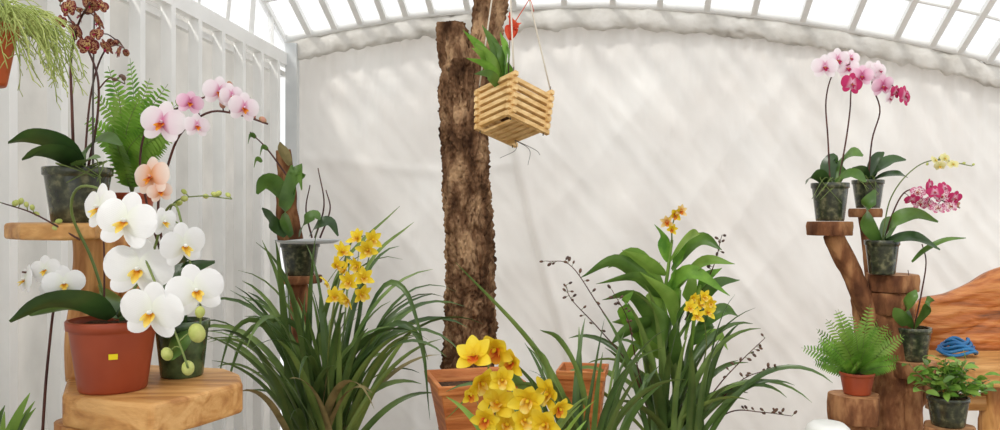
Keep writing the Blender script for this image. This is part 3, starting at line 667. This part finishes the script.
# --- broad-leaf orchid centre-right
mb=MB(); b=bpot(mb,674,2.62,0.13,0.3,'greenpot')
strap_clump(mb,b,50,(0.36,0.58),(45,82),0.026,['strap','strap','strap2'],droop=3.8,spread=.08)
canes=[[(668,440,2.7),(664,380,2.7),(662,320,2.7),(668,270,2.7),(672,240,2.7)],[(678,440,2.7),(688,380,2.7),(694,320,2.66),(700,285,2.64)],[(660,440,2.7),(648,380,2.68),(640,330,2.66)],[(672,440,2.7),(676,360,2.75),(680,290,2.75)]]
CP=[stem(mb,c_,0.009,'leafl',r2=.005) for c_ in canes]
LV=[((664,300),(620,262),(580,278)),((664,290),(635,255),(608,268)),((666,275),(645,262),(622,250)),((668,262),(662,238),(654,224)),((670,262),(690,238),(700,234)),((672,270),(700,240),(722,250)),((690,320),(715,285),(740,280)),((694,310),(705,280),(722,268)),((662,340),(635,298),(602,300)),((660,350),(635,325),(612,322)),((696,330),(722,310),(738,316)),((648,350),(625,310),(634,290)),((684,340),(690,290),(694,262)),((666,320),(652,290),(660,262)),((680,300),(676,268),(688,240)),((664,360),(640,345),(622,368)),((692,360),(715,335),(728,350)),((678,330),(672,300),(640,272)),((690,345),(706,325),(700,300)),((662,300),(690,272),(730,296)),((660,380),(668,330),(650,300)),((682,380),(676,330),(690,296)),((670,300),(640,278),(596,284)),((676,290),(704,262),(735,264)),((660,320),(630,330),(610,345))]
for a_,m_,t_ in LV:
    dd=2.7+R(-.22,.05); L3(mb,[(a_[0],a_[1],2.7),(m_[0],m_[1],(2.7+dd)/2-0.02),(t_[0],t_[1],dd)],R(.042,.056),random.choice(['leaf','leafl','leafl','fern','leaf']),twist=R(.8,1.3),prof='lance',fold=.3,n=14)
for x,y,s,mm in ((675,214,17,'pyel'),(667,222,14,'porange'),(681,211,13,'porange'),(672,229,12,'pyel')): cymb(mb,W(x,y,2.66),s*2.7/800,mm,'lipo')
stem(mb,[(672,245,2.7),(672,228,2.68),(675,216,2.66)],.003)
for x,y,s in ((700,304,18),(690,308,17),(708,312,18),(697,316,16),(704,297,16),(693,298,14),(711,303,13)): cymb(mb,W(x,y,2.42+R(-.03,.03)),s*2.45/800,'pyel','lipy')
stem(mb,[(690,400,2.66),(706,350,2.52),(700,295,2.43)],.0025)
for l in ([(650,430,2.7),(625,350,2.6),(595,300,2.55),(570,265,2.5),(546,261,2.5)],[(655,430,2.7),(632,370,2.6),(600,330,2.55),(572,300,2.5),(566,285,2.5)],[(690,430,2.7),(715,390,2.6),(740,362,2.55),(765,338,2.5)],[(695,435,2.7),(730,412,2.6),(760,412,2.55),(792,416,2.5)],[(690,430,2.7),(720,400,2.6),(745,378,2.55),(775,368,2.5)],[(650,420,2.7),(636,360,2.6),(628,320,2.55),(612,290,2.5)],[(685,320,2.7),(712,270,2.65),(722,235,2.6)]):
    P=stem(mb,l,.0028,'stemd',r2=.001); buds(mb,P,[.5,.56,.62,.68,.74,.8,.84,.88,.92,.96,1],0.0045,'buddk',off=.012,el=1.7)
mb.build('potted_broadleaf_orchid')
# ------------------------------------------------------------ RIGHT STAND
D=2.6
rb=empty('branched_log_plant_stand',Vector((W(892,0,D).x,D,0)))
X=lambda px,d=D:(px-500)*d/800
Z=lambda py,d=D:CAMZ-(py-215)*d/800
mb=MB(); log(mb,(X(889),D,0),(X(893),D,Z(292)),0.066,rough=.22); log(mb,(X(878),D+.05,Z(420)),(X(868),D+.06,Z(285)),.03,rough=.2)
log(mb,(X(905),D,Z(400)),(X(930),D-.02,Z(372)),.022); log(mb,(X(900),D,Z(425)),(X(932),D-.02,Z(382)),.018); mb.build('main_trunk',parent=rb)
mb=MB(); cookie(mb,(X(892),D,Z(274)),0.078,0.055,seed=9,amp=.12); mb.build('middle_round',parent=rb)
mb=MB(); cookie(mb,(X(890),D,Z(292)),0.07,0.07,seed=19,amp=.12); mb.build('middle_round_lower',parent=rb)
mb=MB(); log(mb,(X(880),D,Z(330)),(X(832),D,Z(234)),.032,rough=.12,m='bark2'); mb.build('slanted_branch',parent=rb)
mb=MB(); cookie(mb,(X(830),D,Z(221.5)),0.068,.045,seed=3); mb.build('upper_round',parent=rb)
mb=MB(); cookie(mb,(X(866,2.75),2.75,Z(208.5,2.75)),.055,.03,seed=6); log(mb,(X(866,2.75),2.75,Z(216,2.75)),(X(884,2.65),2.68,Z(330)),.024); mb.build('rear_round',parent=rb)
mb=MB(); cookie(mb,(X(855,2.5),2.5,Z(394,2.5)),.074,.085,seed=7,mt='cut'); log(mb,(X(855,2.5),2.5,0),(X(855,2.5),2.5,Z(420,2.5)),.045); mb.build('lower_round',parent=rb)
mb=MB(); cookie(mb,(X(913,2.55),2.55,Z(360.5,2.55)),.07,.05,seed=8); log(mb,(X(912,2.55),2.55,0),(X(913,2.55),2.55,Z(374,2.55)),.03); mb.build('side_round',parent=rb)
def rpot(mb,px,d,yt,yb,r,m='clearpot'):
    z0=Z(yb,d); pot(mb,Vector((X(px,d),d,z0)),r,r*.78,Z(yt,d)-z0,m); return
mb=MB(); rpot(mb,830,D,183,221,.056)
P1=stem(mb,[(830,184,D),(828,140,D),(826,100,2.58),(834,72,2.56),(850,64,2.54)],.003,'stemd')
P2=stem(mb,[(838,184,D),(846,140,D),(850,110,2.58),(852,86,2.56),(862,76,2.54)],.003,'stemd')
for x,y,s,mm,yw in ((825,67,26,'pblush',-20),(838,60,24,'pblush',-10),(848,68,22,'pblush',0),(852,84,23,'pmag',10),(862,76,22,'ppink',0),(851,58,18,'pblush',10)):
    cc=W(x,y,2.53+R(-.02,.02)); phal(mb,cc,s*2.53/800,mm,'lipm',rface(yw,-5,.3)); pedicel(mb,P1+P2,cc,m='stemd')
for l,w,tw in (([(830,186,D),(828,168,D),(834,158,D),(838,162,D)],.05,1.2),([(834,186,D),(842,165,D),(852,153,2.56),(863,156,2.54)],.055,.9),([(832,186,D),(845,176,2.56),(855,174,2.54),(866,182,2.5)],.05,.7),([(830,186,D),(820,176,2.56),(812,176,2.54),(806,184,2.5)],.045,.7)): L3(mb,l,w,random.choice(['leafd','leaf']),twist=tw,prof='ellip')
for k in range(6): stem(mb,[(830+R(-10,10),184,D),(830+R(-18,18),178,2.56),(830+R(-24,22),190+R(0,14),2.54)],.0016)
mb.build('potted_pink_moth_orchid')
mb=MB(); rpot(mb,868,2.75,180,208,.05)
P1=stem(mb,[(868,182,2.75),(872,140,2.72),(880,110,2.7),(872,84,2.66),(880,76,2.64),(905,97,2.62)],.003,'stemd')
for x,y,s,mm,yw in ((870,74,26,'pblush',10),(883,86,24,'ppink',20),(879,70,20,'pblush',20),(905,96,22,'pmag',20),(896,92,14,'pmag',30),(890,98,14,'pblush',30)):
    cc=W(x,y,2.62); phal(mb,cc,s*2.62/800,mm,'lipm',rface(yw,-5,.3)); pedicel(mb,P1,cc,m='stemd')
buds(mb,P1,[.97,1],.006,'pmag')
for l,w,tw in (([(868,184,2.75),(880,168,2.7),(892,160,2.68),(906,160,2.66)],.055,.8),([(868,184,2.75),(862,172,2.7),(852,168,2.68)],.045,.8),([(868,184,2.75),(882,176,2.7),(898,174,2.66),(908,178,2.66)],.04,.6),([(868,184,2.75),(876,160,2.75),(884,152,2.75)],.04,1.1)): L3(mb,l,w,'leafd',twist=tw,prof='ellip')
for k in range(5): stem(mb,[(868+R(-8,8),182,2.75),(868+R(-14,14),176,2.71),(868+R(-20,20),188+R(0,10),2.69)],.0016)
mb.build('potted_magenta_moth_orchid')
mb=MB(); rpot(mb,882,2.55,240,274,.05)
P1=stem(mb,[(884,242,2.55),(892,215,2.52),(905,192,2.5),(925,190,2.48),(945,202,2.46),(960,208,2.46)],.0028,'stemd')
P2=stem(mb,[(882,242,2.55),(890,200,2.55),(910,172,2.52),(935,160,2.5),(972,166,2.48)],.0024,'stemg')
for x,y in ((918,192),(930,186),(942,196),(950,206),(928,204),(938,208),(920,203),(955,198),(935,192),(945,188),(912,200)):
    cc=W(x,y,2.46+R(-.04,.04)); phal(mb,cc,15*2.46/800,'pmagsp' if R(0,1)<.65 else 'pmag','lipm',rface(R(-40,40),R(-20,20),.5)); pedicel(mb,P1,cc,m='stemd')
for x,y in ((935,160),(945,158),(953,164),(940,166)): phal(mb,W(x,y,2.48),11*2.48/800,'pyelg','lipy',rface(0,0,.6))
buds(mb,P2,[.7,.8,.86,.92,.96,1],.005,'budg'); buds(mb,P1,[.9,.96,1],.005,'budp')
for l,w,tw in (([(880,242,2.55),(868,222,2.52),(868,205,2.5),(875,190,2.5)],.06,1.3),([(884,242,2.55),(895,222,2.5),(915,214,2.48),(938,222,2.46)],.055,.9),([(884,242,2.55),(900,238,2.5),(918,238,2.46),(940,250,2.44)],.05,.7),([(880,242,2.55),(888,225,2.6),(900,218,2.62)],.05,1)): L3(mb,l,w,random.choice(['leaf','leafd']),twist=tw,prof='ellip')
mb.build('potted_speckled_orchid')
mb=MB(); rpot(mb,913,2.55,327,360,.052)
stem(mb,[(914,329,2.55),(922,290,2.53),(926,262,2.5),(922,244,2.5)],.0028,'stemd'); stem(mb,[(910,329,2.55),(912,300,2.55),(908,270,2.53)],.002,'stemd')
for l,w,tw in (([(913,329,2.55),(906,312,2.52),(912,298,2.5),(916,290,2.5)],.045,1.2),([(914,329,2.55),(924,315,2.5),(930,305,2.48),(928,296,2.48)],.045,1.2),([(912,262,2.5),(925,250,2.48),(945,240,2.46),(966,238,2.46)],.02,.9),([(912,329,2.55),(900,316,2.5),(894,308,2.48)],.04,.9)): L3(mb,l,w,'leaf',twist=tw,prof='ellip')
mb.build('potted_orchid_in_clear_pot')
mb=MB(); zf=Z(393.6,2.5); pot(mb,Vector((X(857,2.5),2.5,zf)),.05,.04,.068,'brownpot')
fern(mb,Vector((X(857,2.5),2.5,zf+.06)),26,(.12,.2),.05,er=(15,80),pairs=16)
fern(mb,Vector((X(860,2.5),2.5,zf+.06)),12,(.16,.23),.05,er=(50,85),pairs=16,m='leafl')
mb.build('potted_fern')
mb=MB(); cx=X(948,2.35); z0=Z(425,2.35); pot(mb,Vector((cx,2.35,z0)),.055,.045,.085,'clearpot')
for k in range(60):   # bushy variegated foliage
    a=R(0,6.28); e=math.radians(R(15,85)); Ln=R(.06,.13); bb=Vector((cx+R(-.02,.02),2.35+R(-.02,.02),z0+.08)); d=Vector((math.cos(a)*math.cos(e),math.sin(a)*math.cos(e),math.sin(e)))
    tip=bb+d*Ln; tube(mb,[bb,bb+d*Ln*.6,tip],.0011,'stemg',seg=5)
    for g in range(3):
        q=bb+d*Ln*(.6+.2*g); D2=(d*.5+Vector((R(-1,1),R(-1,1),R(-.4,.4)))).normalized(); leaf(mb,[q,q+D2*.02,q+D2*.038+Vector((0,0,-.008))],.02,random.choice(['leaf','fern','leafl']),twist=R(-.8,.8),prof='ellip',n=6)
mb.build('potted_bushy_plant')
mb=MB(); cookie(mb,(cx,2.35,z0-.001),.07,.04,seed=12); log(mb,(cx,2.35,0),(cx,2.35,z0-.035),.05); mb.build('log_stump')
# driftwood bench
ch=empty('driftwood_bench',Vector((X(1010,3.0),3.0,0)))
mb=MB()
out=[(918,305),(926,298),(948,294),(972,284),(992,272),(1015,264),(1060,252),(1110,252),(1130,280),(1120,330),(1070,352),(1020,356),(985,358),(955,360),(930,358),(920,345),(915,325)]
c2=cat([Vector((X(a,3.0),0,Z(b_,3.0))) for a,b_ in out+[out[0]]],120)[:-1]
n=len(c2)
ctr=sum((p for p in c2),Vector())/n
def wy(x,z): 
    u=z-x*.45; return .018*(1-2*abs(noise.noise(Vector((x*2.5,0,u*9)))))+.009*noise.noise(Vector((x*9,1,u*40)))
vs=[]
ks=[.02]+[.06*i for i in range(1,15)]+[.9,.94,.97,1.0]
for i_,sc_ in enumerate(ks+[1.0,.96,.6,.02]):
    back=i_>=len(ks)
    for p in c2:
        x=ctr.x+(p.x-ctr.x)*sc_; z=ctr.z+(p.z-ctr.z)*sc_
        if back: y=3.0+(.02 if sc_==1.0 else .05)
        else: y=3.0-.045+.05*max(0,(sc_-.85)/.15)**2+wy(x,z)*(1-.5*sc_**4)
        vs.append(Vector((x,y,z)))
fs=[]
for k in range(len(ks)+3):
    for j in range(n): fs.append((k*n+j,(k+1)*n+j,(k+1)*n+(j+1)%n,k*n+(j+1)%n))
fs.append(tuple(range(n)))
mb.add(vs,fs,'varn'); mb.build('carved_back',parent=ch)
mb=MB(); pl=[(908,2.85),(925,2.74),(975,2.66),(1060,2.62),(1140,2.7),(1140,3.05),(1000,3.1),(925,3.05)]
plank(mb,[(X(p,d),d) for p,d in pl],Z(388,2.66),Z(366,2.66),'wood'); mb.build('seat_plank',parent=ch,smooth=False,bevel=.01)
mb=MB(); 
for q,yy in ((945,2.95),(1110,2.95),(992,2.76),(1100,2.76)): log(mb,(X(q,yy),yy,0),(X(q,yy),yy,Z(386,2.66)),.04,m='woodv')
log(mb,(X(1000,3.0),3.0,Z(383,2.66)),(X(1010,3.0),3.0,Z(345,3.0)),.03,m='woodv'); log(mb,(X(930,3.0),3.0,Z(375,2.66)),(X(935,3.0),3.0,Z(350,3.0)),.03,m='woodv')
bar(mb,(X(925,2.78),2.76,Z(402,2.76)),(X(1100,2.78),2.76,Z(402,2.76)),.04,.05,'wood')
mb.build('bench_legs',parent=ch)
mb=MB()
for k in range(5):
    cc=Vector((X(957,2.84),2.84,Z(366,2.66)+.016+.010*k)); r_=.064-.006*k+R(-.006,.006)
    tube(mb,[cc+Vector((math.cos(a/24*6.2832)*r_,math.sin(a/24*6.2832)*r_*.7,.007*math.sin(a*.7+k))) for a in range(25)],.006,'blue',seg=8)
mb.build('blue_hose_coil')
mb=MB(); cc=Vector((X(828,2.35),2.35,0)); lathe(mb,cc,[(.001,0),(.06,0),(.068,.2),(.078,.45),(.075,.6),(.06,Z(424,2.35)-.01),(.045,Z(423,2.35)),(.001,Z(423,2.35)-.005)],'bag')
mb.build('white_sack')
mb=MB(); c=Vector((W(-10,0,1.75).x,1.75,0)); log(mb,(c.x,c.y,0),(c.x,c.y,.54),.06); cookie(mb,(c.x,c.y,.559),.068,.02,seed=31); mb.build('log_stump')
mb=MB(); c=c+Vector((0,0,.56)); pot(mb,c,.06,.05,.11,'greenpot'); strap_clump(mb,c+Vector((0,0,.1)),16,(.19,.26),(50,85),.034,['leafl','leaf'],droop=3,spread=.02); mb.build('potted_foliage_plant')
# ------------------------------------------------------------ LIGHT
w=bpy.data.worlds.new('World'); sc.world=w; w.use_nodes=True; nt=w.node_tree; nt.nodes.clear()
o=nt.nodes.new('ShaderNodeOutputWorld'); bg=nt.nodes.new('ShaderNodeBackground'); tc=nt.nodes.new('ShaderNodeTexCoord'); nz=nt.nodes.new('ShaderNodeTexNoise'); nz.inputs['Scale'].default_value=5; nz.inputs['Detail'].default_value=8
cr=nt.nodes.new('ShaderNodeValToRGB'); cr.color_ramp.elements[0].position=.4; cr.color_ramp.elements[1].position=.6
cr.color_ramp.elements[0].color=(.82,.84,.86,1); cr.color_ramp.elements[1].color=(1,.98,.95,1)
nt.links.new(tc.outputs['Generated'],nz.inputs['Vector']); nt.links.new(nz.outputs[0],cr.inputs[0]); nt.links.new(cr.outputs[0],bg.inputs[0]); nt.links.new(bg.outputs[0],o.inputs[0])
bg.inputs[1].default_value=1.28
sl=bpy.data.lights.new('sun','SUN'); sl.energy=1.9; sl.angle=math.radians(7); sl.color=(1,.96,.9)
so=bpy.data.objects.new('sun',sl); sc.collection.objects.link(so); so.rotation_euler=Vector((0.5,0.75,-0.75)).to_track_quat('-Z','Y').to_euler(); so.location=(-2,-2,5)
cam=bpy.data.cameras.new('camera'); cam.lens=28.8; cam.sensor_width=36; co=bpy.data.objects.new('camera',cam); sc.collection.objects.link(co); co.location=(0,0,CAMZ); co.rotation_euler=(math.radians(90),0,0); cam.clip_start=.05
sc.camera=co
sc.view_settings.view_transform='Standard'; sc.view_settings.look='None'; sc.view_settings.exposure=0.0
